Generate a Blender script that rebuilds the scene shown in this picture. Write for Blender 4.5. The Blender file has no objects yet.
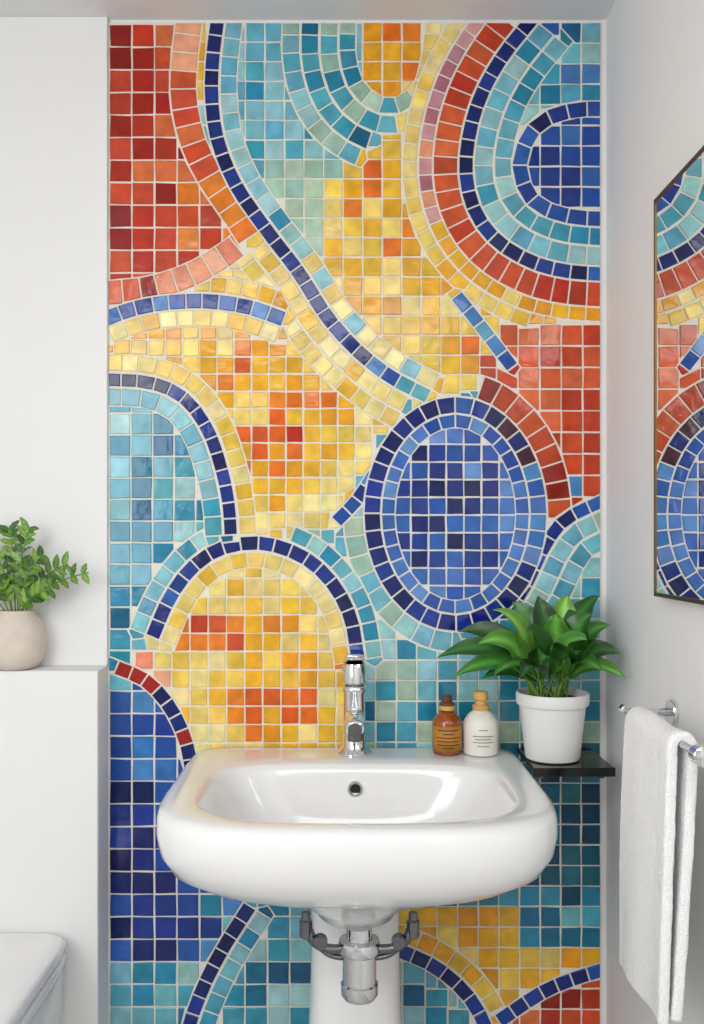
import bpy, bmesh, math, random
from mathutils import Vector, Matrix, noise
R = random.Random(7)
S = 579.0; CX = 345.0; CY = 540.0; CZ = 1.14; D = 1.6
def WX(px): return (px-CX)/S
def WZ(py): return CZ+(CY-py)/S
def lin(c):
    c=c/255.0
    return c/12.92 if c<=0.04045 else ((c+0.055)/1.055)**2.4
def L3(c): return (lin(c[0]),lin(c[1]),lin(c[2]),1.0)

# ------------------------------------------------------------- materials
def mat(name, col, rough=0.5, metal=0.0, noise_amt=0.0, nscale=20, bump=0.0, bscale=60, coat=0.0, trans=0.0, attr=None, sub=0.0, spec=0.5):
    m=bpy.data.materials.new(name); m.use_nodes=True
    nt=m.node_tree; b=nt.nodes['Principled BSDF']
    c=L3(col)
    b.inputs['Base Color'].default_value=c
    b.inputs['Roughness'].default_value=rough
    b.inputs['Metallic'].default_value=metal
    b.inputs['Coat Weight'].default_value=coat
    b.inputs['Coat Roughness'].default_value=0.05
    b.inputs['Transmission Weight'].default_value=trans
    b.inputs['Specular IOR Level'].default_value=spec
    tc=nt.nodes.new('ShaderNodeTexCoord')
    src=None
    if attr:
        a=nt.nodes.new('ShaderNodeAttribute'); a.attribute_name=attr; src=a.outputs['Color']
    if noise_amt>0:
        n=nt.nodes.new('ShaderNodeTexNoise'); n.inputs['Scale'].default_value=nscale; n.inputs['Detail'].default_value=4
        nt.links.new(tc.outputs['Object'],n.inputs['Vector'])
        mr=nt.nodes.new('ShaderNodeMapRange'); mr.inputs['From Min'].default_value=0.3; mr.inputs['From Max'].default_value=0.7
        mr.inputs['To Min'].default_value=1-noise_amt; mr.inputs['To Max'].default_value=1+noise_amt
        nt.links.new(n.outputs['Fac'],mr.inputs['Value'])
        mx=nt.nodes.new('ShaderNodeVectorMath'); mx.operation='SCALE'
        if src: nt.links.new(src,mx.inputs[0])
        else: mx.inputs[0].default_value=c[:3]
        nt.links.new(mr.outputs['Result'],mx.inputs['Scale'])
        src=mx.outputs['Vector']
    if src: nt.links.new(src,b.inputs['Base Color'])
    if bump>0:
        n2=nt.nodes.new('ShaderNodeTexNoise'); n2.inputs['Scale'].default_value=bscale; n2.inputs['Detail'].default_value=3
        nt.links.new(tc.outputs['Object'],n2.inputs['Vector'])
        bp=nt.nodes.new('ShaderNodeBump'); bp.inputs['Strength'].default_value=bump; bp.inputs['Distance'].default_value=0.004
        nt.links.new(n2.outputs['Fac'],bp.inputs['Height']); nt.links.new(bp.outputs['Normal'],b.inputs['Normal'])
    return m
M_wall=mat('wall_paint',(242,242,242),0.75,noise_amt=0.012,nscale=3,bump=0.05,bscale=120)
M_ceil=mat('ceiling_paint',(236,236,236),0.85,noise_amt=0.01,nscale=3)
M_floor=mat('floor_tile',(190,188,184),0.35,noise_amt=0.06,nscale=6)
M_tile=mat('glazed_mosaic',(255,255,255),0.10,attr='col',noise_amt=0.18,nscale=42,bump=0.16,bscale=50,spec=0.42)
M_grout=mat('grout',(240,235,222),0.85,noise_amt=0.05,nscale=60,bump=0.3,bscale=300)
M_cer=mat('white_ceramic',(243,243,243),0.12,coat=0.4,noise_amt=0.004,nscale=4)
M_chrome=mat('chrome',(228,229,231),0.06,1.0,noise_amt=0.02,nscale=30)
M_steel=mat('dark_steel',(120,122,126),0.22,1.0,noise_amt=0.05,nscale=40)
M_brass=mat('aged_brass',(120,92,52),0.35,1.0,noise_amt=0.1,nscale=60)
M_mirror=mat('mirror_glass',(240,243,243),0.01,1.0,noise_amt=0.001,nscale=2)
M_black=mat('black_glass',(18,19,20),0.12,noise_amt=0.05,nscale=20)
M_hole=mat('dark_hole',(15,15,16),0.6,noise_amt=0.05)
M_towel=mat('terry_cotton',(252,252,252),0.95,noise_amt=0.015,nscale=200,bump=0.6,bscale=420,spec=0.1)
M_pot=mat('white_pot',(242,242,240),0.4,noise_amt=0.01,nscale=10)
M_stone=mat('stone_pot',(222,210,198),0.8,noise_amt=0.08,nscale=35,bump=0.35,bscale=90)
M_soil=mat('soil',(60,44,32),0.95,noise_amt=0.4,nscale=120,bump=1,bscale=150)
M_leaf=mat('leaf',(50,120,40),0.30,attr='col',noise_amt=0.12,nscale=40)
M_stem=mat('stem',(110,150,60),0.5,noise_amt=0.1,nscale=40)
M_amber=mat('amber_glass',(150,70,10),0.1,coat=0.6,noise_amt=0.25,nscale=14)
M_label=mat('gold_label',(186,126,46),0.5,noise_amt=0.06,nscale=40)
M_ink=mat('label_ink',(95,62,22),0.6,noise_amt=0.02)
M_ink2=mat('label_ink_grey',(140,134,124),0.6,noise_amt=0.02)
M_white=mat('white_plastic',(242,239,230),0.3,noise_amt=0.01,nscale=20)
M_wood=mat('beige_cap',(216,170,98),0.5,noise_amt=0.12,nscale=30)
M_wood2=mat('brown_cap',(104,60,32),0.5,noise_amt=0.15,nscale=30)

# ------------------------------------------------------------- helpers
def link(o,parent=None):
    bpy.context.scene.collection.objects.link(o)
    if parent: o.parent=parent
    return o
def empty(name):
    e=bpy.data.objects.new(name,None); e.empty_display_size=0.05
    return link(e)
def meshobj(name,vs,fs,m,parent=None,smooth=True,cols=None):
    me=bpy.data.meshes.new(name); me.from_pydata([tuple(v) for v in vs],[],fs); me.update()
    if isinstance(m,(list,tuple)):
        for q in m: me.materials.append(q)
    else: me.materials.append(m)
    for p in me.polygons: p.use_smooth=smooth
    o=bpy.data.objects.new(name,me)
    if cols:
        a=me.color_attributes.new('col','FLOAT_COLOR','POINT')
        for i,c in enumerate(cols): a.data[i].color=c
    return link(o,parent)
def fixn(o):
    bm=bmesh.new(); bm.from_mesh(o.data); bmesh.ops.recalc_face_normals(bm,faces=bm.faces); bm.to_mesh(o.data); bm.free(); return o
def box(name,x0,x1,y0,y1,z0,z1,m,parent=None,bev=0.0,seg=3):
    bm=bmesh.new(); bmesh.ops.create_cube(bm,size=1)
    for v in bm.verts:
        v.co=Vector(((x0+x1)/2+v.co.x*(x1-x0),(y0+y1)/2+v.co.y*(y1-y0),(z0+z1)/2+v.co.z*(z1-z0)))
    if bev>0: bmesh.ops.bevel(bm,geom=bm.edges[:],offset=bev,segments=seg,profile=0.5,affect='EDGES')
    me=bpy.data.meshes.new(name); bm.to_mesh(me); bm.free(); me.materials.append(m)
    o=bpy.data.objects.new(name,me)
    if bev>0:
        for p in me.polygons: p.use_smooth=True
        md=o.modifiers.new('wn','WEIGHTED_NORMAL'); md.keep_sharp=True
    return link(o,parent)
def lathe(name,prof,c,m,parent=None,n=48,axis='Z',sub=0):
    vs=[];fs=[]
    for (r,h) in prof:
        for i in range(n):
            a=2*math.pi*i/n
            x,y=r*math.cos(a),r*math.sin(a)
            if axis=='Z': vs.append((c[0]+x,c[1]+y,c[2]+h))
            elif axis=='Y': vs.append((c[0]+x,c[1]+h,c[2]+y))
            else: vs.append((c[0]+h,c[1]+x,c[2]+y))
    k=len(prof)
    for j in range(k-1):
        for i in range(n):
            fs.append((j*n+i,j*n+(i+1)%n,(j+1)*n+(i+1)%n,(j+1)*n+i))
    fs.append(tuple(range(n))); fs.append(tuple((k-1)*n+i for i in range(n)))
    o=fixn(meshobj(name,vs,fs,m,parent))
    md=o.modifiers.new('es','EDGE_SPLIT'); md.split_angle=math.radians(38)
    return o
def tube(name,pts,r,m,parent=None,n=12,radii=None):
    pts=[Vector(p) for p in pts]; vs=[];fs=[]
    up=Vector((0,0,1))
    prev=None
    for i,p in enumerate(pts):
        t=(pts[min(i+1,len(pts)-1)]-pts[max(i-1,0)]).normalized()
        if prev is None:
            a=t.cross(up)
            if a.length<0.1: a=t.cross(Vector((1,0,0)))
        else: a=prev-t*prev.dot(t)
        a.normalize(); prev=a; b=t.cross(a)
        rr=radii[i] if radii else r
        for j in range(n):
            an=2*math.pi*j/n
            vs.append(p+a*rr*math.cos(an)+b*rr*math.sin(an))
    for i in range(len(pts)-1):
        for j in range(n): fs.append((i*n+j,i*n+(j+1)%n,(i+1)*n+(j+1)%n,(i+1)*n+j))
    fs.append(tuple(range(n))); fs.append(tuple((len(pts)-1)*n+i for i in range(n)))
    return fixn(meshobj(name,vs,fs,m,parent))
def bez(p0,p1,p2,n=10):
    p0,p1,p2=Vector(p0),Vector(p1),Vector(p2)
    return [p0*(1-t)**2+p1*2*t*(1-t)+p2*t*t for t in [i/n for i in range(n+1)]]
def catmull(pts,step=1.0,closed=False):
    out=[]; n=len(pts)
    segs=n if closed else n-1
    for i in range(segs):
        if closed: a,b,c,d=[pts[(i+k-1)%n] for k in range(4)]
        else:
            b,c=pts[i],pts[i+1]
            a=pts[i-1] if i>0 else (2*b[0]-c[0],2*b[1]-c[1])
            d=pts[i+2] if i+2<n else (2*c[0]-b[0],2*c[1]-b[1])
        k=max(2,int(math.hypot(c[0]-b[0],c[1]-b[1])/step))
        for j in range(k):
            t=j/k; t2=t*t; t3=t2*t
            out.append(tuple(0.5*((2*b[q])+(-a[q]+c[q])*t+(2*a[q]-5*b[q]+4*c[q]-d[q])*t2+(-a[q]+3*b[q]-3*c[q]+d[q])*t3) for q in (0,1)))
    if not closed: out.append(tuple(pts[-1]))
    else: out.append(out[0])
    return out

# ------------------------------------------------------------- room shell
RX=WX(606); LXW=-1.15; FY=-3.0; CEIL=WZ(20)
box('floor',LXW-.1,RX+.1,FY-.1,.1,-.1,0,M_floor)
box('ceiling',LXW-.1,RX+.1,FY-.1,.1,CEIL,CEIL+.1,M_ceil)
box('wall_back',LXW-.1,RX+.1,0,.1,0,CEIL,M_wall)
box('wall_right',RX,RX+.1,FY,0,0,CEIL,M_wall)
box('wall_left',LXW-.1,LXW,FY,0,0,CEIL,M_wall)
box('wall_front',LXW-.1,RX+.1,FY-.1,FY,0,CEIL,M_wall)
LEDGE=WZ(CY+125)
box('wall_return',LXW,WX(109),-.012,0,LEDGE,CEIL,M_wall,bev=.002)
box('wall_ledge',LXW,WX(109),-.072,0,0,LEDGE,M_wall,bev=.003)

# ------------------------------------------------------------- mosaic
P={
'navy':[(14,32,106),(20,42,124),(10,24,86),(28,56,146)],
'mid':[(38,94,176),(58,118,190),(32,76,162),(76,134,198)],
'blu':[(28,80,166),(22,64,148),(44,100,180),(18,50,132)],
'peri':[(62,108,190),(80,126,200),(48,90,178),(100,146,208)],
'sky':[(122,188,206),(142,198,210),(100,174,198),(158,206,208)],
'aqua':[(76,166,190),(54,152,180),(106,184,198),(36,138,174)],
'teal':[(20,118,154),(36,138,168),(14,100,140)],
'dteal':[(20,92,114),(34,108,126),(46,124,138),(16,76,104)],
'sage':[(162,198,178),(182,208,184),(146,188,172)],
'cream':[(242,220,138),(243,226,154),(238,210,118)],
'yel':[(241,200,76),(243,208,94),(240,190,58),(243,214,116)],
'gold':[(238,174,34),(239,182,46),(236,160,28)],
'orange':[(230,116,26),(236,134,38),(224,98,28)],
'coral':[(216,86,50),(226,108,66),(208,72,42)],
'peach':[(238,156,114),(242,170,132),(232,136,98)],
'red':[(166,32,16),(186,48,26),(140,22,14),(200,70,42)],
'redor':[(204,76,38),(214,92,48),(188,58,30),(222,112,62)],
'brick':[(170,50,28),(190,68,38),(146,34,24),(200,86,46)],
'mauve':[(198,138,152),(184,110,128),(212,158,160)]}
def pk(*ws):
    t=sum(w for _,w in ws); r=R.random()*t
    for nme,w in ws:
        r-=w
        if r<=0: break
    c=R.choice(P[nme]); j=1+R.uniform(-.06,.05)
    return tuple(min(255,max(0,q*j+R.uniform(-4,4))) for q in c)

X0,X1,Y0,Y1=109,600,24,1199
B={}
def sp(name,pts): B[name]=catmull(pts); return B[name]
sp('B1',[(218,20),(213,60),(212,100),(218,142),(236,186),(266,230),(298,272),(326,316),(356,350),(390,377),(428,397)])
sp('TR',[(532,20),(502,58),(480,98),(468,140),(466,180),(476,215),(498,243),(532,263),(566,272),(604,275)])
sp('B4',[(105,320),(135,309),(170,303),(210,302),(250,308),(284,320)])
sp('B5',[(105,380),(150,383),(184,398),(208,430),(222,470),(229,505),(231,535)])
sp('B6',[(153,637),(168,602),(190,570),(220,549),(260,543),(300,555),(330,580),(350,616),(358,660)])
sp('B7',[(117,667),(146,680),(170,706),(186,740),(193,775)])
sp('B8',[(508,612),(528,580),(543,548),(564,520),(604,500)])
sp('TL',[(374,474),(357,500),(336,522)])
sp('BM',[(250,905),(224,946),(204,985),(188,1030),(180,1080)])
sp('BR',[(396,948),(435,966),(468,995),(488,1034),(492,1080)])
sp('BS',[(498,1020),(540,992),(572,978),(604,968)])
sp('B2',[(190,18),(185,60),(184,100),(193,142),(210,178),(233,212),(250,238)])
sp('B3',[(105,294),(150,289),(190,276),(225,256),(250,236)])
sp('U1',[(348,18),(348,60),(360,92),(389,108),(418,92),(429,60),(434,18)])
sp('ST',[(456,296),(480,326),(512,368)])
sp('TD',[(606,110),(570,112),(536,127),(519,165),(533,202),(568,217),(606,220)])
def ell(cx,cy,a,b,a0=0,a1=360):
    n=int((a+b)*3.14*abs(a1-a0)/360); return [(cx+a*math.cos(math.radians(a0+(a1-a0)*i/n)),cy+b*math.sin(math.radians(a0+(a1-a0)*i/n))) for i in range(n+1)]
B['C1']=ell(455,514,83,109)
B['C2']=ell(455,514,67,93)
B['RR']=ell(455,514,104,130,-76,2)
B['RO']=ell(455,514,102,128,92,205)
def off(c,d):
    out=[]
    for i,p in enumerate(c):
        a=c[max(0,i-3)]; b=c[min(len(c)-1,i+3)]
        tx,ty=b[0]-a[0],b[1]-a[1]; l=math.hypot(tx,ty) or 1
        out.append((p[0]-ty/l*d,p[1]+tx/l*d))
    return out
def pip(poly,x,y):
    ins=False; j=len(poly)-1
    for i in range(len(poly)):
        xi,yi=poly[i]; xj,yj=poly[j]
        if (yi>y)!=(yj>y) and x<(xj-xi)*(y-yi)/(yj-yi)+xi: ins=not ins
        j=i
    return ins
th=lambda c:c[::6]+[c[-1]]
b6=th(B['B6']); b6l=[p for p in b6 if p[0]<232]
PO=[
('redTL',[(100,10)]+[(p[0]-8,p[1]) for p in th(B['B2'])]+th(B['B3'])[::-1]+[(100,294)]),
('tongue',[(355,10),(355,60),(364,86),(389,103),(412,88),(423,60),(426,10)]),
('trd',th(B['TD'])),
('tr',th(B['TR'])+[(620,10)]),
('topblue',[p for p in th(B['B1']) if p[1]<300]+[(322,270),(320,240),(322,200),(345,170),(375,142),(390,118),(380,105),(362,92),(357,60),(357,10)]),
('arch',b6+[(359,770),(195,770)]+th(B['B7'])[::-1]+[(136,660)]),
('redR',[(508,326),(560,320),(620,318),(620,505),(560,518),(550,470),(522,430),(490,406),(468,388),(476,362)]),
('yel',[(426,10),(476,10),(500,60),(470,130),(470,200),(500,262),(620,290),(620,320),(560,320),(508,326),(476,362),(468,396),(426,398)]+[p for p in th(B['B1']) if p[1]>260][::-1]+[(322,270),(320,240),(322,200),(345,170),(375,142),(390,116),(421,90)]),
('cly',th(B['B3'])+[p for p in th(B['B1']) if p[1]>236]+[(410,405),(380,440),(366,476),(336,522),(315,533),(290,538),(250,535),(231,533)]+th(B['B5'])[::-1]+[(100,380),(100,294)]),
('leftblue',th(B['B5'])+[(232,545)]+b6l[::-1]+[(140,656),(117,667),(100,667),(100,380)]),
('deep',[(100,667)]+th(B['B7'])+[(200,800),(200,960.5),(100,960.5)]),
('botL',[(100,960),(214,960)]+[p for p in th(B['BM']) if p[1]>962]+[(180,1210),(100,1210)]),
('botY',[(405,900),(514,900),(514,955),(620,955),(620,968)]+th(B['BS'])[::-1]+[(498,1020),(488,1034)]+th(B['BR'])[::-1]+[(396,948)]),
('botRed',th(B['BS'])+[(620,1210),(492,1210),(490,1040)]),
('botM',[(100,800),(380,800),(420,955),(488,1034),(492,1210),(100,1210)]),
]
def region(x,y):
    if ((x-455)/76)**2+((y-514)/102)**2<1: return 'circ'
    for n,p in PO:
        if pip(p,x,y): return n
    if y<100: return 'yel'
    if x>520 and 500<y<700 : return 'rb'
    if x>380 and y>740: return 'dt'
    return 'mid'
def ein(x,y,cx,cy,a,b): return ((x-cx)/a)**2+((y-cy)/b)**2<1
def color(rg,x,y):
    if rg=='redTL':
        if y>262: return pk(('red',1),('coral',2),('redor',1))
        if x>185: return pk(('redor',2),('orange',1))
        return pk(('red',6),('redor',1.5))
    if rg=='tongue': return pk(('orange',2 if y>60 else .6),('gold',3))
    if rg=='tr':
        if x>520 and y<100: return pk(('mid',2),('teal',2),('aqua',3),('sky',1))
        return pk(('sky',3),('aqua',1))
    if rg=='trd': return pk(('blu',5),('mid',1),('navy',.6))
    if rg=='topblue':
        if x>268 and y>165: return pk(('sage',4),('sky',2))
        if 240<x and 150<y<230 and R.random()<.35: return pk(('teal',1),('aqua',1))
        return pk(('sky',5),('aqua',1))
    if rg=='arch':
        if ein(x,y,225,634,60,24): return pk(('redor',1.4),('orange',3.4),('gold',1))
        if ein(x,y,270,712,45,32): return pk(('orange',3.5),('gold',1.3))
        if ein(x,y,300,640,60,50): return pk(('yel',4),('gold',1),('cream',2),('orange',.2))
        if x<175: return pk(('cream',3),('peach',1))
        return pk(('yel',4),('cream',3),('gold',.8))
    if rg=='redR':
        if R.random()<.035 and x>525: return pk(('mid',1))
        if x<520: return pk(('red',1.5),('redor',3),('coral',1))
        if y>430: return pk(('red',.8),('redor',2),('coral',2))
        return pk(('coral',4),('redor',3),('red',.3))
    if rg=='yel':
        if ein(x,y,392,200,42,70): return pk(('yel',3),('gold',4),('orange',.9))
        if ein(x,y,400,300,60,55): return pk(('yel',4),('gold',2),('orange',.7),('cream',1))
        if x>440 and y>280: return pk(('orange',1),('gold',3),('yel',2))
        if x>415 and y<130: return pk(('cream',4),('yel',2))
        return pk(('yel',4),('gold',1),('cream',3))
    if rg=='cly':
        if ein(x,y,296,436,9,9): return (190,44,22)
        if ein(x,y,262,372,44,26) or ein(x,y,298,408,32,36) or ein(x,y,272,455,36,36) : return pk(('orange',3.2),('gold',3),('yel',.3))
        if ein(x,y,275,415,85,92): return pk(('yel',4),('gold',2.2),('cream',.4))
        if x<215 and y<385: return pk(('gold',3),('yel',3))
        return pk(('cream',4),('yel',3))
    if rg=='leftblue':
        if y>590: return pk(('teal',2),('aqua',3))
        if x<135: return pk(('sky',3),('aqua',2))
        return pk(('aqua',4),('sky',3),('teal',1.2))
    if rg=='deep':
        if y<700: return pk(('mid',3),('aqua',1))
        if y<770: return pk(('mid',4),('blu',2),('navy',.5))
        if y<860: return pk(('blu',3),('navy',2.5),('mid',.6))
        return pk(('navy',4),('blu',2)) if x<185 else pk(('blu',3),('mid',3))
    if rg=='circ':
        d=((x-448)/50)**2+((y-510)/62)**2
        if d<.55: return pk(('navy',5),('blu',1))
        if d<1.2: return pk(('navy',1.5),('blu',3),('peri',.6))
        return pk(('blu',1),('peri',4))
    if rg=='botL': return pk(('aqua',3),('teal',2),('sky',1))
    if rg=='botM': return pk(('mid',2),('blu',2),('aqua',.5)) if (x<236 and y<950) else pk(('aqua',3),('sky',3),('teal',1))
    if rg=='botY': return pk(('gold',3),('yel',2)) if x<520 or y>955 else pk(('dteal',3))
    if rg=='botRed': return pk(('red',3),('redor',2))
    if rg=='rb': return pk(('sky',3),('aqua',3))
    if rg=='dt':
        if y>880: return pk(('dteal',1),('teal',2),('aqua',3))
        return pk(('dteal',4),('teal',1),('aqua',.6)) if x>500 else pk(('sky',2),('aqua',2))
    if y>700: return pk(('aqua',3),('sky',1.5),('teal',2),('sage',.6))
    if x<400 and y<640: return pk(('sage',2),('sky',4))
    if x>500 and y>600: return pk(('aqua',3),('teal',1.5))
    return pk(('sky',4),('aqua',2),('sage',1))

import numpy as np
def area(p):
    return abs(sum(p[i][0]*p[(i+1)%len(p)][1]-p[(i+1)%len(p)][0]*p[i][1] for i in range(len(p))))/2
def cut(p,ox,oy,nx,ny):
    out=[]
    for i in range(len(p)):
        a=p[i]; b=p[(i+1)%len(p)]
        da=(a[0]-ox)*nx+(a[1]-oy)*ny; db=(b[0]-ox)*nx+(b[1]-oy)*ny
        if da>=0: out.append(a)
        if (da>=0)!=(db>=0):
            t=da/(da-db); out.append((a[0]+(b[0]-a[0])*t,a[1]+(b[1]-a[1])*t))
    return out
placed=[]
tiles=[]
def bounds(p):
    for (ox,oy,nx,ny) in ((X0,0,1,0),(X1,0,-1,0),(0,Y0,0,1),(0,Y1,0,-1)):
        p=cut(p,ox,oy,nx,ny)
        if len(p)<3: return None
    return p
def clipall(p,upto,amin=38):
    c=(sum(q[0] for q in p)/len(p),sum(q[1] for q in p)/len(p))
    rad=max(math.hypot(q[0]-c[0],q[1]-c[1]) for q in p)
    for k in range(upto):
        arr,hw,bb=placed[k]
        if c[0]<bb[0]-hw-rad or c[0]>bb[2]+hw+rad or c[1]<bb[1]-hw-rad or c[1]>bb[3]+hw+rad: continue
        d2=((arr-np.array(c))**2).sum(1); i=int(d2.argmin()); d=math.sqrt(d2[i])
        if d>hw+rad: continue
        if d<1.5: return None
        q=arr[i]; nx,ny=(c[0]-q[0])/d,(c[1]-q[1])/d
        p=cut(p,q[0]+nx*hw,q[1]+ny*hw,nx,ny)
        if len(p)<3: return None
        for it in range(3):
            worst=None
            for v in p:
                e2=((arr-np.array(v))**2).sum(1); j=int(e2.argmin()); e=math.sqrt(e2[j])
                if hw-e>0.6 and (worst is None or hw-e>worst[0]):
                    ox,oy=arr[j]; cc=(sum(q_[0] for q_ in p)/len(p),sum(q_[1] for q_ in p)/len(p))
                    a=arr[max(0,j-2)]; b=arr[min(len(arr)-1,j+2)]
                    tx,ty=b[0]-a[0],b[1]-a[1]; l=math.hypot(tx,ty) or 1
                    n2=(-ty/l,tx/l)
                    if (cc[0]-ox)*n2[0]+(cc[1]-oy)*n2[1]<0: n2=(-n2[0],-n2[1])
                    worst=(hw-e,ox,oy,n2)
            if not worst: break
            p=cut(p,worst[1]+worst[3][0]*hw,worst[2]+worst[3][1]*hw,worst[3][0],worst[3][1])
            if len(p)<3: return None
        c=(sum(q[0] for q in p)/len(p),sum(q[1] for q in p)/len(p))
    p=bounds(p)
    if not p or area(p)<amin: return None
    return p
GW,GH=X1-X0,Y1-Y0
cov=np.zeros((GH,GW),bool); buckets={}
def mark(p,tag):
    x0=max(X0,int(min(q[0] for q in p))); x1=min(X1-1,int(max(q[0] for q in p))+1)
    y0=max(Y0,int(min(q[1] for q in p))); y1=min(Y1-1,int(max(q[1] for q in p))+1)
    s=sum(p[i][0]*p[(i+1)%len(p)][1]-p[(i+1)%len(p)][0]*p[i][1] for i in range(len(p)))
    if s<0: p=p[::-1]
    if x1<=x0 or y1<=y0: return
    yy,xx=np.mgrid[y0:y1+1,x0:x1+1]; m=np.ones(xx.shape,bool)
    for i in range(len(p)):
        a=p[i]; b=p[(i+1)%len(p)]
        m&=((b[0]-a[0])*(yy+.5-a[1])-(b[1]-a[1])*(xx+.5-a[0]))>=0
    cov[y0-Y0:y1+1-Y0,x0-X0:x1+1-X0]|=m
    for bx_ in range(int(x0//32),int(x1//32)+1):
        for by_ in range(int(y0//32),int(y1//32)+1): buckets.setdefault((bx_,by_),[]).append((p,tag))
def near(x,y,r):
    seen=set(); out=[]
    for bx_ in range(int((x-r)//32),int((x+r)//32)+1):
        for by_ in range(int((y-r)//32),int((y+r)//32)+1):
            for t in buckets.get((bx_,by_),[]):
                if id(t[0]) not in seen: seen.add(id(t[0])); out.append(t)
    return out
def sepcut(p,cx,cy,q,tol=0.0):
    best=None
    for i in range(len(q)):
        a=q[i]; b=q[(i+1)%len(q)]; l=math.hypot(b[0]-a[0],b[1]-a[1])
        if l<.5: continue
        nx,ny=(b[1]-a[1])/l,-(b[0]-a[0])/l
        d=(cx-a[0])*nx+(cy-a[1])*ny
        if best is None or d>best[0]: best=(d,a,nx,ny)
    if best is None: return p
    d,a,nx,ny=best
    if all((v[0]-a[0])*nx+(v[1]-a[1])*ny>=-tol for v in p): return p
    inter=p
    for i in range(len(q)):
        a2=q[i]; b2=q[(i+1)%len(q)]; l=math.hypot(b2[0]-a2[0],b2[1]-a2[1])
        if l<.5: continue
        inter=cut(inter,a2[0],a2[1],-(b2[1]-a2[1])/l,(b2[0]-a2[0])/l)
        if len(inter)<3: return p
    if area(inter)<3: return p
    return cut(p,a[0],a[1],nx,ny)
def add(p,c,tag): tiles.append((p,c)); mark(p,tag)
def band(curve,w,tl,cf,allow=None):
    arr=np.array(curve)
    seg=np.sqrt(((arr[1:]-arr[:-1])**2).sum(1)); s=np.concatenate([[0],np.cumsum(seg)])
    Lt=s[-1]; n=max(1,int(round(Lt/tl))); hw=w/2
    up=len(placed)
    def at(t):
        x=np.interp(t,s,arr[:,0]); y=np.interp(t,s,arr[:,1])
        x2=np.interp(min(Lt,t+3),s,arr[:,0]); y2=np.interp(min(Lt,t+3),s,arr[:,1])
        x1=np.interp(max(0,t-3),s,arr[:,0]); y1=np.interp(max(0,t-3),s,arr[:,1])
        l=math.hypot(x2-x1,y2-y1) or 1
        return x,y,-(y2-y1)/l,(x2-x1)/l
    keep=[]
    bd=[Lt*i/n+(R.uniform(-.8,.8) if 0<i<n else 0) for i in range(n+1)]
    for i in range(n):
        a=at(bd[i]); b=at(bd[i+1]); m=at((bd[i]+bd[i+1])/2)
        if allow:
            if callable(allow):
                if not allow(m[0],m[1]): continue
            elif region(m[0],m[1]) not in allow: continue
        keep.append(i)
        p=[(a[0]+a[2]*hw,a[1]+a[3]*hw),(a[0]-a[2]*hw,a[1]-a[3]*hw),(b[0]-b[2]*hw,b[1]-b[3]*hw),(b[0]+b[2]*hw,b[1]+b[3]*hw)]
        p=clipall(p,up)
        if p: add([(float(q[0]),float(q[1])) for q in p],cf(m[0],m[1],i),'band')
    run=[]
    for i in range(n+1):
        if i<n and i in keep: run.append(i)
        elif run:
            s0,s1=bd[run[0]],bd[run[-1]+1]
            ts=np.arange(s0,s1+.01,1.0)
            a2=np.stack([np.interp(ts,s,arr[:,0]),np.interp(ts,s,arr[:,1])],1)
            placed.append((a2,hw,(a2[:,0].min(),a2[:,1].min(),a2[:,0].max(),a2[:,1].max())))
            run=[]
F=lambda *w:(lambda x,y,i:pk(*w))
def ringc(x,y,i):
    if x>500 and y<470: return pk(('navy',2),('brick',.0)) if R.random()<.6 else (70,24,50)
    if x>500 and 460<y<560: return pk(('mid',3),('peri',2))
    return pk(('navy',5),('blu',1))
band(B['C1'],17,17,ringc)
band(B['B1'],15,17,lambda x,y,i: pk(('navy',5)) if y<340 else (pk(('navy',3),('mid',2)) if y<368 else pk(('aqua',2),('mid',2))))
band(B['TR'],15,17,F(('navy',5),('blu',1)))
band(B['B5'],14,17,F(('navy',4),('blu',1)))
band(B['B6'],15,17,lambda x,y,i: pk(('navy',5)) if x>190 else pk(('navy',1),('blu',3)))
band(B['B4'],16,17,F(('mid',3),('blu',2)))
band(B['B7'],15,16,lambda x,y,i: (164,34,30) if (i in(0,1,2) or i in(6,)) else pk(('navy',1)))
band(B['B8'],14,17,F(('navy',4),('blu',1)))
band(B['TL'],14,16,F(('mid',2),('blu',1)))
band(B['BM'],15,17,F(('navy',1)))
band(B['BR'],15,17,F(('navy',1)))
band(B['BS'],15,17,F(('navy',1),('blu',1)))
band(B['C2'],14,16,F(('peri',4),('blu',1)),['circ'])
band(off(B['TR'],20.5),25,17,lambda x,y,i: pk(('red',1),('redor',3),('coral',1)))
band(off(B['TR'],40.5),14,17,lambda x,y,i: pk(('mauve',3),('peach',.5)) if y<225 else pk(('gold',3),('yel',1)))
band(B['ST'],14,20,F(('mid',3),('sky',1)))
band(off(B['TR'],56),15,18,lambda x,y,i: pk(('cream',3),('yel',2)) if y<240 else pk(('gold',2),('orange',1),('yel',2)),['yel'])
band(B['TD'],16,19,lambda x,y,i: pk(('navy',3),('blu',2)) if (x<556 and y<165) else pk(('blu',3),('mid',1)))
band(off(B['TR'],-17.5),19,19,F(('sky',5),('aqua',1)),['tr'])
band(off(B['TR'],-37),18,19,F(('sky',3),('aqua',3)),['tr'])
band(B['B2'],27,18,lambda x,y,i: pk(('peach',2),('coral',2)) if y<110 else (pk(('peach',1),('coral',2)) if y<170 else pk(('coral',1),('orange',2))))
band(B['B3'],25,17,lambda x,y,i: pk(('coral',2),('red',1),('peach',1)) if x<165 else pk(('peach',3)))
band(B['U1'],17,17,lambda x,y,i: pk(('aqua',2),('teal',1),('sage',1)) if x<398 else pk(('cream',4),('sage',.5)))
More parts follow.
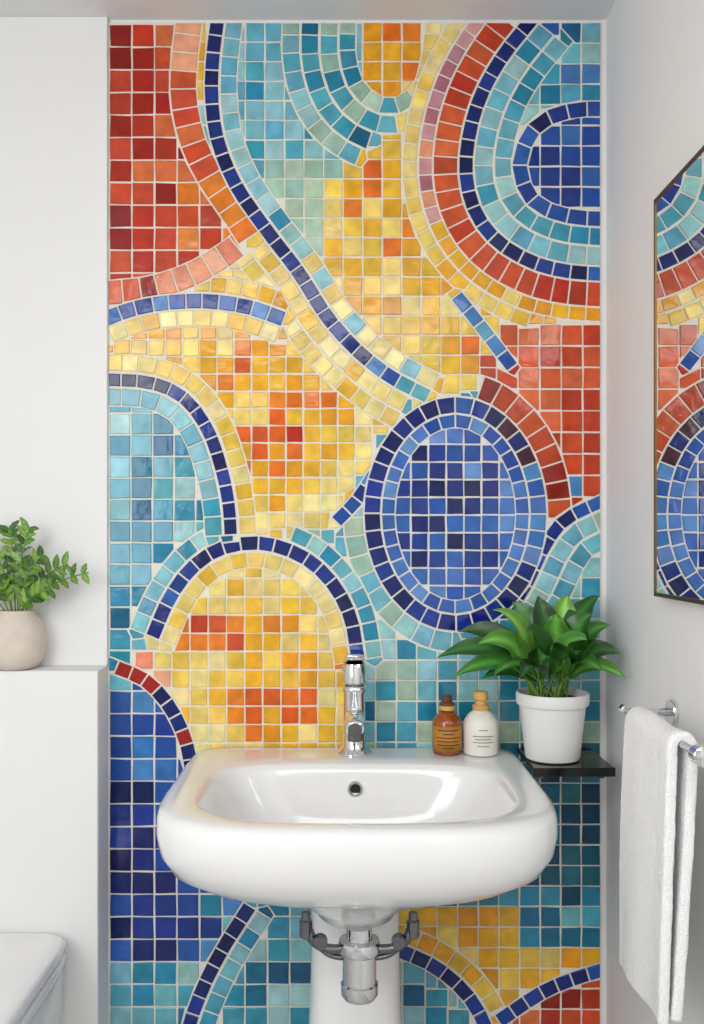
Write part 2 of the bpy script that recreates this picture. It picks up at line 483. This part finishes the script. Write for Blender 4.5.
band(off(B['U1'],18.5),18,18,lambda x,y,i: pk(('sage',2),('aqua',2),('teal',1)) if x<390 else pk(('cream',3),('yel',1)),lambda x,y: region(x,y)=='topblue' or (x>375 and region(x,y) in('yel','mid')))
band(off(B['U1'],37.5),18,19,F(('teal',2),('aqua',2),('sage',1)),['topblue'])
band(off(B['U1'],56.5),18,19,F(('sky',3),('aqua',1),('sage',1)),['topblue'])
band(B['RR'],24,18,F(('brick',1)),['redR','mid','yel','rb'])
band(off(B['B1'],-17),17,18,lambda x,y,i: pk(('sky',4),('aqua',.6)) if y<250 else pk(('cream',2),('sky',1.5),('yel',1)))
band(off(B['B1'],17),17,17,F(('cream',3),('yel',1)),['cly'])
band(off(B['B4'],17),17,18,F(('yel',2),('cream',3)),['cly'])
band(off(B['B4'],-17),16,17,F(('yel',2),('gold',2)),['cly'])
band(off(B['B1'],35),17,17,F(('cream',3),('yel',1)),['cly'])
band(off(B['B5'],-17),17,17,F(('cream',2),('yel',2)),['cly'])
band(off(B['B5'],17),18,18,F(('sky',3),('aqua',1)),['leftblue'])
band(off(B['B6'],-16.5),16,17,F(('aqua',3),('sky',2)),['mid','leftblue'])
band(off(B['B6'],16.5),16,17,F(('cream',3),('yel',3)),['arch'])
band(off(B['B8'],17),18,18,F(('sky',3),('sage',1)))
band(off(B['B8'],36),18,19,F(('sky',2),('aqua',2)),['rb'])
band(B['RO'],20,20,F(('sky',3),('sage',2)),['mid'])
band(off(B['BM'],-17),17,18,F(('sky',2),('aqua',2)),['botM'])
band(off(B['BR'],-17),17,18,F(('gold',2),('yel',2)),['botY'])
nb=len(placed)
G1=(110,668)
pitch={'cly':17.2,'arch':18.2,'circ':17.6,'redTL':22.5,'deep':22.5,'leftblue':21.5,'botL':22.5,'botM':22.5,'topblue':19.5,'yel':19.5,'tongue':19.5,'redR':21.5}
origin={'redTL':(110,26),'deep':G1,'botL':G1,'botM':G1,'leftblue':(110,392),'circ':(393,427),'cly':(200,340),'arch':(172,560)}
groups={}
for rg in ['redTL','tongue','tr','trd','topblue','arch','redR','yel','cly','leftblue','deep','botL','botY','botRed','circ','rb','dt','mid','botM']:
    p=pitch.get(rg,20.5); o=origin.get(rg,(109,24))
    groups.setdefault((p,o),set()).add(rg)
for (p,o),rs in groups.items():
    i0=int((X0-o[0])//p)-1; i1=int((X1-o[0])//p)+2; j0=int((Y0-o[1])//p)-1; j1=int((Y1-o[1])//p)+2
    for j in range(j0,j1):
        for i in range(i0,i1):
            x,y=o[0]+(i+.5)*p,o[1]+(j+.5)*p
            if x<X0-4 or x>X1+4 or y<Y0-4 or y>Y1+4: continue
            rg=region(min(max(x,X0+2),X1-2),min(max(y,Y0+2),Y1-2))
            if rg not in rs: continue
            h=p/2
            jj=lambda:R.uniform(-.45,.45)
            q=[(x-h+jj(),y-h+jj()),(x+h+jj(),y-h+jj()),(x+h+jj(),y+h+jj()),(x-h+jj(),y+h+jj())]
            q=clipall(q,nb)
            if not q: continue
            q=[(float(v[0]),float(v[1])) for v in q]
            cx_,cy_=sum(v[0] for v in q)/len(q),sum(v[1] for v in q)/len(q)
            for (t,tag) in near(cx_,cy_,20):
                if tag==(p,o) : continue
                q=sepcut(q,cx_,cy_,t,.8)
                if len(q)<3: break
            if len(q)<3 or area(q)<38: continue
            add(q,color(rg,x,y),(p,o))
def dist_at(ix,iy):
    for r in range(0,9):
        ya,yb2,xa,xb=iy-r,iy+r+1,ix-r,ix+r+1
        if ya<0 or xa<0 or yb2>GH or xb>GW: return r
        if cov[ya:yb2,xa:xb].any(): return r
    return 9
for thr in (6,4,3):
    m=~cov; e=m.copy()
    for k in range(thr):
        e2=e.copy(); e2[1:]&=e[:-1]; e2[:-1]&=e[1:]; e2[:,1:]&=e[:,:-1]; e2[:,:-1]&=e[:,1:]; e=e2
    ys,xs=np.nonzero(e)
    for iy,ix in zip(ys[::2],xs[::2]):
        if cov[iy,ix]: continue
        if dist_at(ix,iy)<thr: continue
        x,y=X0+ix+.5,Y0+iy+.5; h=9.5
        q=[(x-h,y-h),(x+h,y-h),(x+h,y+h),(x-h,y+h)]
        for (t,tag) in near(x,y,14):
            q=sepcut(q,x,y,t)
            if len(q)<3: break
        if len(q)<3: continue
        q=bounds(q)
        if not q or area(q)<30: continue
        add(q,color(region(x,y),x,y),'gap')
def inset(p,d):
    n=len(p)
    s=sum(p[i][0]*p[(i+1)%n][1]-p[(i+1)%n][0]*p[i][1] for i in range(n))
    if s<0: p=p[::-1]
    out=p[:]
    for i in range(n):
        a=p[i]; b=p[(i+1)%n]; l=math.hypot(b[0]-a[0],b[1]-a[1])
        if l<.3: continue
        nx,ny=-(b[1]-a[1])/l,(b[0]-a[0])/l
        out=cut(out,a[0]+nx*d,a[1]+ny*d,nx,ny)
        if len(out)<3: return None
    return out
vs=[];fs=[];cols=[]
for p,c in tiles:
    a=inset(p,0.95)
    if not a or area(a)<14: continue
    cl=[a[0]]
    for q in a[1:]:
        if math.hypot(q[0]-cl[-1][0],q[1]-cl[-1][1])>.4: cl.append(q)
    a=cl
    if len(a)<3: continue
    cx=sum(q[0] for q in a)/len(a); cy=sum(q[1] for q in a)/len(a)
    gx,gz=R.gauss(0,.018),R.gauss(0,.018); hh=R.uniform(-.0002,.0002)
    n=len(a); b0=len(vs); lc=L3(c)
    def top(q,y): return (WX(q[0]), y+hh+((q[0]-cx)*gx+(q[1]-cy)*gz)/S, WZ(q[1]))
    k=[]
    for q in a:
        l=math.hypot(q[0]-cx,q[1]-cy) or 1; f=max(0,1-0.9/l); k.append((cx+(q[0]-cx)*f,cy+(q[1]-cy)*f))
    for q in a: vs.append((WX(q[0]),-.0015,WZ(q[1])))
    for q in a: vs.append(top(q,-.0052))
    for q in k: vs.append(top(q,-.0060))
    cols+= [lc]*(3*n)
    for i in range(n):
        j=(i+1)%n
        fs.append((b0+i,b0+j,b0+n+j,b0+n+i)); fs.append((b0+n+i,b0+n+j,b0+2*n+j,b0+2*n+i))
    fs.append(tuple(b0+2*n+i for i in range(n)))
mos=empty('mosaic_wall')
fixn(meshobj('tiles',vs,fs,M_tile,mos,smooth=False,cols=cols))
box('grout_bed',WX(X0),WX(X1),-.0038,0,0,WZ(Y0),M_grout,mos)
print('tiles',len(tiles))

# ------------------------------------------------------------- sink
SX=.016; Z0=.787
def outline(a,yb,yf,z,nb_,nf_,cx=SX,n=96):
    yc=(yb+yf)/2; h=(yb-yf)/2; out=[]
    for i in range(n):
        t=2*math.pi*i/n; c,s=math.cos(t),math.sin(t)
        e=nb_ if s>0 else nf_
        out.append((cx+a*math.copysign(abs(c)**(2/e),c), yc+h*math.copysign(abs(s)**(2/e),s), z))
    return out
def loft(name,rings,m,parent,cap0=True,cap1=True,sub=0):
    n=len(rings[0]); vs=[p for r in rings for p in r]; fs=[]
    for j in range(len(rings)-1):
        for i in range(n): fs.append((j*n+i,j*n+(i+1)%n,(j+1)*n+(i+1)%n,(j+1)*n+i))
    if cap0: fs.append(tuple(range(n)))
    if cap1: fs.append(tuple((len(rings)-1)*n+i for i in range(n)))
    o=fixn(meshobj(name,vs,fs,m,parent))
    return o
sink=empty('pedestal_sink')
YB=-.009
spec=[(.022,-.245,-.285,-.128,2,2),(.10,-.20,-.33,-.124,2.4,2.4),(.155,-.172,-.375,-.105,3,2.8),(.185,-.158,-.402,-.07,3.6,3),(.204,-.150,-.424,-.03,4,3.2),
(.214,-.144,-.436,-.010,4,3.2),(.219,-.140,-.442,-.002,4,3.2),(.223,-.136,-.446,0,4,3.2),(.238,-.10,-.456,.0005,5,3.4),(.255,-.03,-.466,.0000,9,3.5),(.264,YB-.004,-.473,-.002,14,3.6),(.270,YB-.001,-.478,-.007,16,3.7),(.273,YB,-.481,-.016,16,3.7),
(.274,YB,-.481,-.036,16,3.7),(.271,YB,-.475,-.062,14,3.6),(.260,YB,-.460,-.088,12,3.4),(.236,YB,-.433,-.110,8,3),(.193,YB-.01,-.40,-.126,6,2.8),(.14,-.05,-.37,-.140,4,2.6),(.095,-.09,-.35,-.156,3,2.4),(.068,-.11,-.325,-.174,3,2.4),(.060,-.12,-.315,-.187,3,2.4),(.04,-.15,-.30,-.190,3,2.4)]
loft('basin',[outline(a,b,f,Z0+z,nb1,nf1) for a,b,f,z,nb1,nf1 in spec],M_cer,sink)
ped=[(.070,-.08,-.215,.605),(.068,-.08,-.215,.55),(.070,-.08,-.22,.45),(.076,-.075,-.23,.3),(.088,-.065,-.245,.12),(.10,-.055,-.26,.03),(.105,-.05,-.265,.0)]
loft('pedestal',[outline(a,b,f,z,3,3) for a,b,f,z in ped],M_cer,sink)
oy=-.1525
lathe('overflow_ring',[(.0125,.006),(.0125,-.001),(.0115,-.003),(.0085,-.003),(.0080,.0),(.0080,.004)],(SX,oy,Z0-.036),M_chrome,sink,axis='Y')
lathe('overflow_hole',[(.0079,.004),(.0079,.0)],(SX,oy,Z0-.036),M_hole,sink,axis='Y')
lathe('drain',[(.021,-.004),(.021,.003),(.017,.005),(.001,.006)],(SX,-.265,Z0-.127),M_chrome,sink)
tx,ty=.020,-.315
lathe('trap',[(.018,.604),(.018,.588),(.028,.586),(.029,.582),(.029,.572),(.027,.568),(.0235,.567),(.0235,.528),(.026,.526),(.026,.512),(.022,.506),(.010,.504)],(tx,ty,0),M_chrome,sink)
tube('waste_pipe',[(tx,ty,.54),(tx,ty+.03,.54),(tx,-.20,.54)],.012,M_chrome,sink)
for s,nm in ((-1,'left'),(1,'right')):
    ex=tx+s*.074
    tube('bracket_arm_'+nm,bez((ex,ty-.005,.604),(ex-s*.012,ty-.005,.570),(tx+s*.024,ty-.002,.574),12),.0065,M_steel,sink)
    tube('bracket_arm_lower_'+nm,bez((ex-s*.006,ty+.004,.598),(ex-s*.02,ty,.560),(tx+s*.022,ty,.561),12),.004,M_steel,sink)
    lathe('bracket_nut_'+nm,[(.006,-.014),(.009,-.012),(.009,.010),(.006,.012),(.006,.022)],(ex,ty-.005,.604),M_steel,sink,n=6)
    lathe('bracket_bolt_'+nm,[(.008,-.008),(.010,-.006),(.010,.004),(.006,.008)],(ex-s*.02,ty-.008,.587),M_steel,sink,n=16,axis='Y')

# faucet
fa=empty('basin_faucet'); fx,fy=.0155,-.066
lathe('body',[(.028,0.0008),(.028,.003),(.025,.006),(.020,.012),(.0185,.03),(.0180,.060),(.0180,.100),(.0198,.103),(.0198,.109),(.0175,.112)],(fx,fy,Z0),M_chrome,fa)
lathe('joint_ring',[(.0160,.110),(.0160,.118)],(fx,fy,Z0),M_steel,fa)
rings=[]
pts=bez((fx,fy+.002,Z0+.058),(fx,fy-.055,Z0+.078),(fx,fy-.098,Z0+.060),10)
for i,p in enumerate(pts):
    f=i/10
    rw=.0160-.002*f; rh=.013-.002*f
    t=(pts[min(i+1,10)]-pts[max(i-1,0)]).normalized(); up=Vector((1,0,0)).cross(t); 
    rings.append([tuple(p+Vector((1,0,0))*rw*math.copysign(abs(math.cos(a))**.8,math.cos(a))+up*rh*math.copysign(abs(math.sin(a))**.8,math.sin(a))) for a in [2*math.pi*k/28 for k in range(28)]])
loft('spout',rings,M_chrome,fa)
lathe('aerator_ring',[(.0110,-.002),(.0110,.004),(.0080,.005),(.0080,.003)],(fx,fy-.1025,Z0+.059),M_steel,fa,axis='Y')
lathe('aerator',[(.0105,.004),(.0115,0),(.0115,-.014),(.0095,-.015),(.0095,-.012)],(fx,fy-.088,Z0+.054),M_steel,fa)
lathe('handle_cap',[(.0180,.1155),(.0205,.118),(.0205,.142),(.0185,.149),(.008,.151)],(fx,fy,Z0),M_chrome,fa)
lv=[]
for i in range(9):
    f=i/8; y=fy+.016-f*.076; z=Z0+.150+.019*f-.002*f*f; w=.0185-.004*f; h=.0060-.0015*f
    lv.append([(fx+w*math.copysign(abs(math.cos(a))**.5,math.cos(a)),y,z+h*math.copysign(abs(math.sin(a))**.6,math.sin(a))) for a in [2*math.pi*k/24 for k in range(24)]])
loft('lever',lv,M_chrome,fa)

# ------------------------------------------------------------- bottles
def arcpatch(name,c,r,a0,a1,z0,z1,m,parent,n=14):
    v=[];f=[]
    for i in range(n+1):
        a=math.radians(a0+(a1-a0)*i/n)
        for z in (z0,z1): v.append((c[0]+r*math.sin(a),c[1]-r*math.cos(a),c[2]+z))
    for i in range(n): f.append((2*i,2*i+2,2*i+3,2*i+1))
    o=meshobj(name,v,f,m,parent); md=o.modifiers.new('s','SOLIDIFY'); md.thickness=.0004; md.offset=1
    return o
ab=empty('amber_soap_bottle'); c=(WX(345+(447-345)/1.045),-.069,Z0+.0008)
lathe('glass_body',[(.020,0),(.0235,.002),(.0245,.006),(.0245,.050),(.0225,.058),(.014,.066),(.0105,.069),(.0105,.074)],c,M_amber,ab)
lathe('cap',[(.0115,.070),(.0125,.071),(.0125,.083),(.010,.085),(.0085,.086),(.0085,.094),(.006,.096)],c,M_wood2,ab)
lathe('cap_collar',[(.0128,.072),(.0131,.073),(.0131,.078),(.0128,.079)],c,M_wood,ab)
arcpatch('label',c,.0249,-75,75,.008,.048,M_label,ab)
for i,(z,w) in enumerate(((.042,40),(.036,22),(.030,48),(.024,44),(.018,46),(.013,20))):
    arcpatch('label_line_%d'%i,c,.0254,-w,w,z-.0009,z+.0007,M_ink,ab)
wb=empty('white_lotion_bottle'); c=(WX(345+(481-345)/1.05),-.073,Z0+.0008)
lathe('bottle_body',[(.024,0),(.0275,.002),(.0285,.006),(.0285,.048),(.027,.056),(.020,.066),(.013,.071),(.0125,.076)],c,M_white,wb)
lathe('cap',[(.0130,.072),(.0138,.074),(.0138,.080),(.0095,.082),(.0095,.088),(.0120,.090),(.0125,.100),(.0105,.103)],c,M_wood,wb)
for i,(z,w) in enumerate(((.044,14),(.034,34),(.029,26),(.024,34),(.018,20))):
    arcpatch('label_line_%d'%i,c,.0289,-w,w,z-.0007,z+.0005,M_ink2,wb)

# ------------------------------------------------------------- shelf
sh=empty('corner_shelf'); SHX0,SHX1=.295,.4222; SZ=.7835
box('shelf_plate',SHX0,SHX1,-.152,-.008,SZ-.008,SZ,M_black,sh,bev=.002)
box('shelf_lip',SHX0,SHX1,-.155,-.150,SZ-.013,SZ+.001,M_black,sh,bev=.001)
for x in (.312,.408): box('shelf_bracket',x-.004,x+.004,-.13,-.006,SZ-.022,SZ-.008,M_steel,sh,bev=.001)

# ------------------------------------------------------------- plants
def leaf_mesh(V,Fc,C,b0,ctrl,tip,w,tw=0.0,t0=.3,c1=(50,120,38),c2=(120,170,60),n=12,fold=.25,ymax=-.012,xmax=9,face=0.0,pe=.7):
    pts=bez(b0,ctrl,tip,n*2)
    P0=int(t0*n*2); pts=pts[P0:]; m=len(pts); base=len(V)
    side0=None
    for i,p in enumerate(pts):
        f=i/(m-1); t=(pts[min(i+1,m-1)]-pts[max(i-1,0)]).normalized()
        side=t.cross(Vector((0,-face,1)))
        if side.length<.15: side=Vector((1,0,0)) if side0 is None else side0
        side.normalize()
        if side0 is not None and side.dot(side0)<0: side=-side
        side0=side
        side=Matrix.Rotation(tw,3,t)@side
        nn=side.cross(t).normalized()
        if nn.z-nn.y*.5<0: nn=-nn
        ww=w*(math.sin(math.pi*min(1,f**.75*.97+.03))**pe)
        if i==m-1: ww=.0004
        for k,u in enumerate((-1,-.55,-.06,.06,.55,1)):
            q=p+side*u*ww+nn*(abs(u)**1.3*ww*fold + .0010*math.sin(f*18+u*2)*(abs(u)))
            q.y=min(q.y,ymax); q.x=min(q.x,xmax)
            V.append(q)
            cc=c2 if abs(u)<.1 else tuple(a*(1+.10*(abs(u)-.5)) for a in c1)
            C.append(L3(cc))
    for i in range(m-1):
        for k in range(5):
            Fc.append((base+i*6+k,base+i*6+k+1,base+(i+1)*6+k+1,base+(i+1)*6+k))
bp=empty('potted_leafy_plant'); px_,py_=.338,-.090; pz=SZ+.0006  # broad-leaved pot plant, species not known
prof=[(.040,0),(.043,.002),(.044,.006),(.0535,.088),(.0575,.089),(.0585,.092),(.0590,.106),(.0575,.1085),(.0545,.1085),(.0535,.105),(.052,.095),(.02,.094)]
lathe('pot',prof,(px_,py_,pz),M_pot,bp,n=64)
lathe('soil',[(.0525,.090),(.0525,.097),(.03,.1),(.002,.101)],(px_,py_,pz),M_soil,bp)
V=[];Fc=[];C=[]
top=Vector((px_,py_,pz+.098))
greens=[(36,84,30),(54,112,38),(30,70,28),(80,138,50),(106,156,60),(44,98,34)]
tips=[(-.19,-.02,.068,1.0),(-.170,-.05,.040,.9),(-.15,.03,.105,1),(-.13,-.06,.095,1.1),(-.10,-.02,.145,1.1),(-.06,.03,.155,1.1),(-.055,-.07,.115,1.2),(-.11,-.09,.050,1),
(-.02,.02,.165,1.2),(.00,-.03,.140,1.2),(.035,.04,.165,1.2),(.055,-.04,.140,1.2),(.085,.03,.165,1.1),(.09,-.02,.120,1.1),(.095,-.06,.080,1),(.093,-.09,.045,.9),(.104,-.02,.05,.9),
(-.04,-.11,.075,1.1),(.01,-.12,.085,1.2),(.05,-.11,.060,1.1),(-.075,-.12,.05,1),(.03,-.10,.105,1.1),(-.09,.05,.09,1),(-.12,-.03,.035,.8)]
stems=[]
for i,(dx,dy,dz,w) in enumerate(tips):
    a=R.uniform(0,6.28); b0=top+Vector((math.cos(a)*.018+dx*.1,math.sin(a)*.018+dy*.1,-.004))
    tip=top+Vector((dx,dy,dz)); h=math.hypot(dx,dy)
    ctrl=top+Vector((dx*.42,dy*.42,dz*.62+.020+h*.32))
    g=greens[i%6]
    leaf_mesh(V,Fc,C,b0,ctrl,tip,.0205*w,tw=R.uniform(-.45,.45),t0=.26,c1=g,c2=tuple(min(255,q*1.35+12) for q in g),xmax=.445,fold=.22,face=1.0,pe=.95)
    stems.append((b0,ctrl,tip))
meshobj('leaves',V,Fc,M_leaf,bp,cols=C)
for i,(a,b,c_) in enumerate(stems):
    tube('stem_%d'%i,bez(a,b,c_,14)[:7],.0022,M_stem,bp,n=6)

sp2=empty('potted_sprig_plant'); qx,qy=-.552,-.046; qz=LEDGE+.0006  # small pot plant with leafy sprigs, species not known
lathe('pot',[(.026,0),(.034,.003),(.043,.014),(.049,.032),(.0505,.048),(.047,.068),(.038,.084),(.031,.092),(.0295,.097),(.027,.098),(.025,.094),(.024,.086),(.004,.085)],(qx,qy,qz),M_stone,sp2,n=56)
lathe('soil',[(.0255,.082),(.0255,.088),(.002,.09)],(qx,qy,qz),M_soil,sp2)
V=[];Fc=[];C=[]
t2=Vector((qx,qy,qz+.085))
sprigs=[(-.13,-.01,.07),(-.09,-.03,.10),(-.055,.0,.13),(-.015,.01,.150),(.03,-.02,.150),(.055,-.03,.105),(.090,-.01,.090),(.126,-.015,.076),(.07,-.04,.050),(-.03,-.05,.08)]
for i,(dx,dy,dz) in enumerate(sprigs):
    b0=t2+Vector((dx*.1,dy*.1,0)); tip=t2+Vector((dx,dy,dz)); ctrl=t2+Vector((dx*.25,dy*.4,dz*.75))
    cv=bez(b0,ctrl,tip,18)
    for q in cv: q.y=min(q.y,-.022)
    tube('stem_%d'%i,cv,.0013,M_stem,sp2,n=5)
    for k in range(5,19,2):
        p=cv[k]; t=(cv[min(k+1,18)]-cv[k-1]).normalized()
        for s in (-1,1):
            sd=t.cross(Vector((0,-1,.3))).normalized()*s
            dirv=(sd*.9+t*.6+Vector((0,-.35*R.random(),.2*R.uniform(-1,1)))).normalized()
            ln=R.uniform(.019,.028)
            g=R.choice([(76,114,44),(98,138,54),(60,98,40),(118,154,64)])
            leaf_mesh(V,Fc,C,p,p+dirv*ln*.5+Vector((0,0,.003)),p+dirv*ln,.0056,tw=R.uniform(-.5,.5),t0=.05,c1=g,c2=tuple(q*1.2 for q in g),n=5,fold=.15,ymax=-.015,face=1.5,pe=.8)
meshobj('leaves',V,Fc,M_leaf,sp2,cols=C)

# ------------------------------------------------------------- mirror
mi=empty('wall_mirror'); my0,my1=-.80,-.2936; mz0,mz1=CZ-.079,CZ+.4795; mx=RX-.0006
fw=.0055
box('glass',mx-.0135,mx-.002,my0+.003,my1-.003,mz0+.003,mz1-.003,M_mirror,mi)
box('frame_top',mx-.015,mx,my0,my1,mz1-fw,mz1,M_brass,mi,bev=.0006)
box('frame_bottom',mx-.015,mx,my0,my1,mz0,mz0+fw,M_brass,mi,bev=.0006)
box('frame_side_far',mx-.015,mx,my1-fw,my1,mz0,mz1,M_brass,mi,bev=.0006)
box('frame_side_near',mx-.015,mx,my0,my0+fw,mz0,mz1,M_brass,mi,bev=.0006)

# ------------------------------------------------------------- towel bar + towel
tb=empty('towel_bar'); bx,bz=.388,.905; BR_=.0042
tube('bar',[(bx,-.315,bz),(bx,-.585,bz)],BR_,M_chrome,tb,n=16)
for y,nm in ((-.335,'far'),(-.575,'near')):
    tube('post_'+nm,[(bx,y,bz),(RX-.008,y,bz)],.0050,M_chrome,tb,n=16)
    lathe('rose_'+nm,[(.017,-.008),(.018,-.006),(.018,-.0005)],(RX,y,bz),M_chrome,tb,n=28,axis='X')
lathe('end_cap_far',[(.004,.008),(.0065,.006),(.0065,-.004),(.004,-.006)],(bx,-.315,bz),M_chrome,tb,n=20,axis='Y')
lathe('end_cap_near',[(.005,.008),(.011,.006),(.011,-.010),(.006,-.013)],(bx,-.588,bz),M_chrome,tb,n=24,axis='Y')
vs=[];fs=[]
NU,NV=56,44
ya,yb_=-.372,-.540
FR=.0118
for j in range(NV+1):
    v=j/NV; y=ya+(yb_-ya)*v
    zb=.578+.008*v
    for i in range(NU+1):
        u=i/NU
        f=0
        if u<.46:
            f=1-u/.46
            z=bz-.002-(bz-zb)*f
            x=bx-FR-.009*f-.002*math.sin(f*3.1)
            x+=.003*math.sin(v*9+f*1.5)*f
        elif u<.54:
            a=(u-.46)/.08*math.pi; x=bx-FR*math.cos(a); z=bz-.002+FR*math.sin(a)
        else:
            f=(u-.54)/.46; z=bz-.002-(bz-zb-.004)*f; x=bx+FR-.018*f+.003*math.sin(v*9+f*1.5)*f
        yy=y+ (.008*math.sin(f*2.2)*(0.5-v))
        nx=noise.noise(Vector((x*30,y*22,z*14)))*.0015
        vs.append((x-abs(nx),yy,z+.002*math.sin(v*7)))
for j in range(NV):
    for i in range(NU):
        a=j*(NU+1)+i; fs.append((a,a+1,a+NU+2,a+NU+1))
tw=meshobj('hand_towel',vs,fs,M_towel)
md=tw.modifiers.new('s','SOLIDIFY'); md.thickness=.0125; md.offset=0
md=tw.modifiers.new('b','BEVEL'); md.width=.004; md.segments=3; md.limit_method='ANGLE'; md.angle_limit=math.radians(60)
md=tw.modifiers.new('ss','SUBSURF'); md.levels=1; md.render_levels=1
tx_=bpy.data.textures.new('terry','CLOUDS'); tx_.noise_scale=.004
md=tw.modifiers.new('d','DISPLACE'); md.texture=tx_; md.strength=.0022; md.texture_coords='GLOBAL'

# ------------------------------------------------------------- toilet
to=empty('toilet'); tcx=-.638; tz=.496
def to_o(a,yb,yf,z): return outline(a,yb,yf,z,12,3.4,cx=tcx,n=72)
W=.190
loft('lid',[to_o(.10,-.2,-.5,tz+.002),to_o(W-.02,-.085,-.565,tz+.001),to_o(W-.006,-.078,-.575,tz-.001),to_o(W,-.075,-.58,tz-.006),to_o(W,-.075,-.58,tz-.018),to_o(W-.004,-.077,-.576,tz-.022)],M_cer,to)
loft('seat',[to_o(W-.002,-.077,-.578,tz-.0245),to_o(W+.001,-.076,-.58,tz-.028),to_o(W+.001,-.076,-.58,tz-.04),to_o(W-.004,-.078,-.575,tz-.043)],M_cer,to)
loft('bowl',[to_o(W-.006,-.076,-.575,tz-.045),to_o(W-.003,-.076,-.575,tz-.06),to_o(W-.006,-.076,-.565,tz-.12),to_o(W-.022,-.076,-.53,tz-.2),to_o(W-.05,-.076,-.45,tz-.3),to_o(W-.07,-.076,-.38,tz-.4),to_o(W-.075,-.076,-.36,.03),to_o(W-.07,-.076,-.365,0)],M_cer,to)

# ------------------------------------------------------------- lights
def area_l(name,loc,target,sx,sy,e,col=(1,1,1)):
    l=bpy.data.lights.new(name,'AREA'); l.shape='RECTANGLE'; l.size=sx; l.size_y=sy; l.energy=e; l.color=col
    o=bpy.data.objects.new(name,l); o.location=loc
    o.rotation_euler=(Vector(target)-Vector(loc)).to_track_quat('-Z','Y').to_euler(); return link(o)
area_l('left_fill_light',(-1.13,-1.75,1.42),(.3,-.7,1.0),1.4,1.1,24,(1,.998,.99))  # added fill lamp by the left wall; the room has no window there
area_l('overhead_fill_light',(-.2,-1.75,CEIL-.02),(-.2,-1.3,0),1.1,1.1,18,(1,.995,.985))  # added overhead lamp that fills the front; no fixture is modelled
w=bpy.data.worlds.new('world'); bpy.context.scene.world=w; w.use_nodes=True
w.node_tree.nodes['Background'].inputs[0].default_value=(.9,.95,1,1); w.node_tree.nodes['Background'].inputs[1].default_value=.5
# ------------------------------------------------------------- camera
cam=bpy.data.cameras.new('camera'); co=bpy.data.objects.new('camera',cam); link(co)
co.location=(0,-D,CZ); co.rotation_euler=(math.radians(90),0,0)
cam.sensor_fit='VERTICAL'; cam.sensor_height=36; cam.lens=S*D/1024*36
cam.shift_x=(352-CX)/1024; cam.shift_y=(CY-512)/1024; cam.clip_start=.02
bpy.context.scene.camera=co
bpy.context.scene.view_settings.view_transform='Standard'
bpy.context.scene.view_settings.look='None'
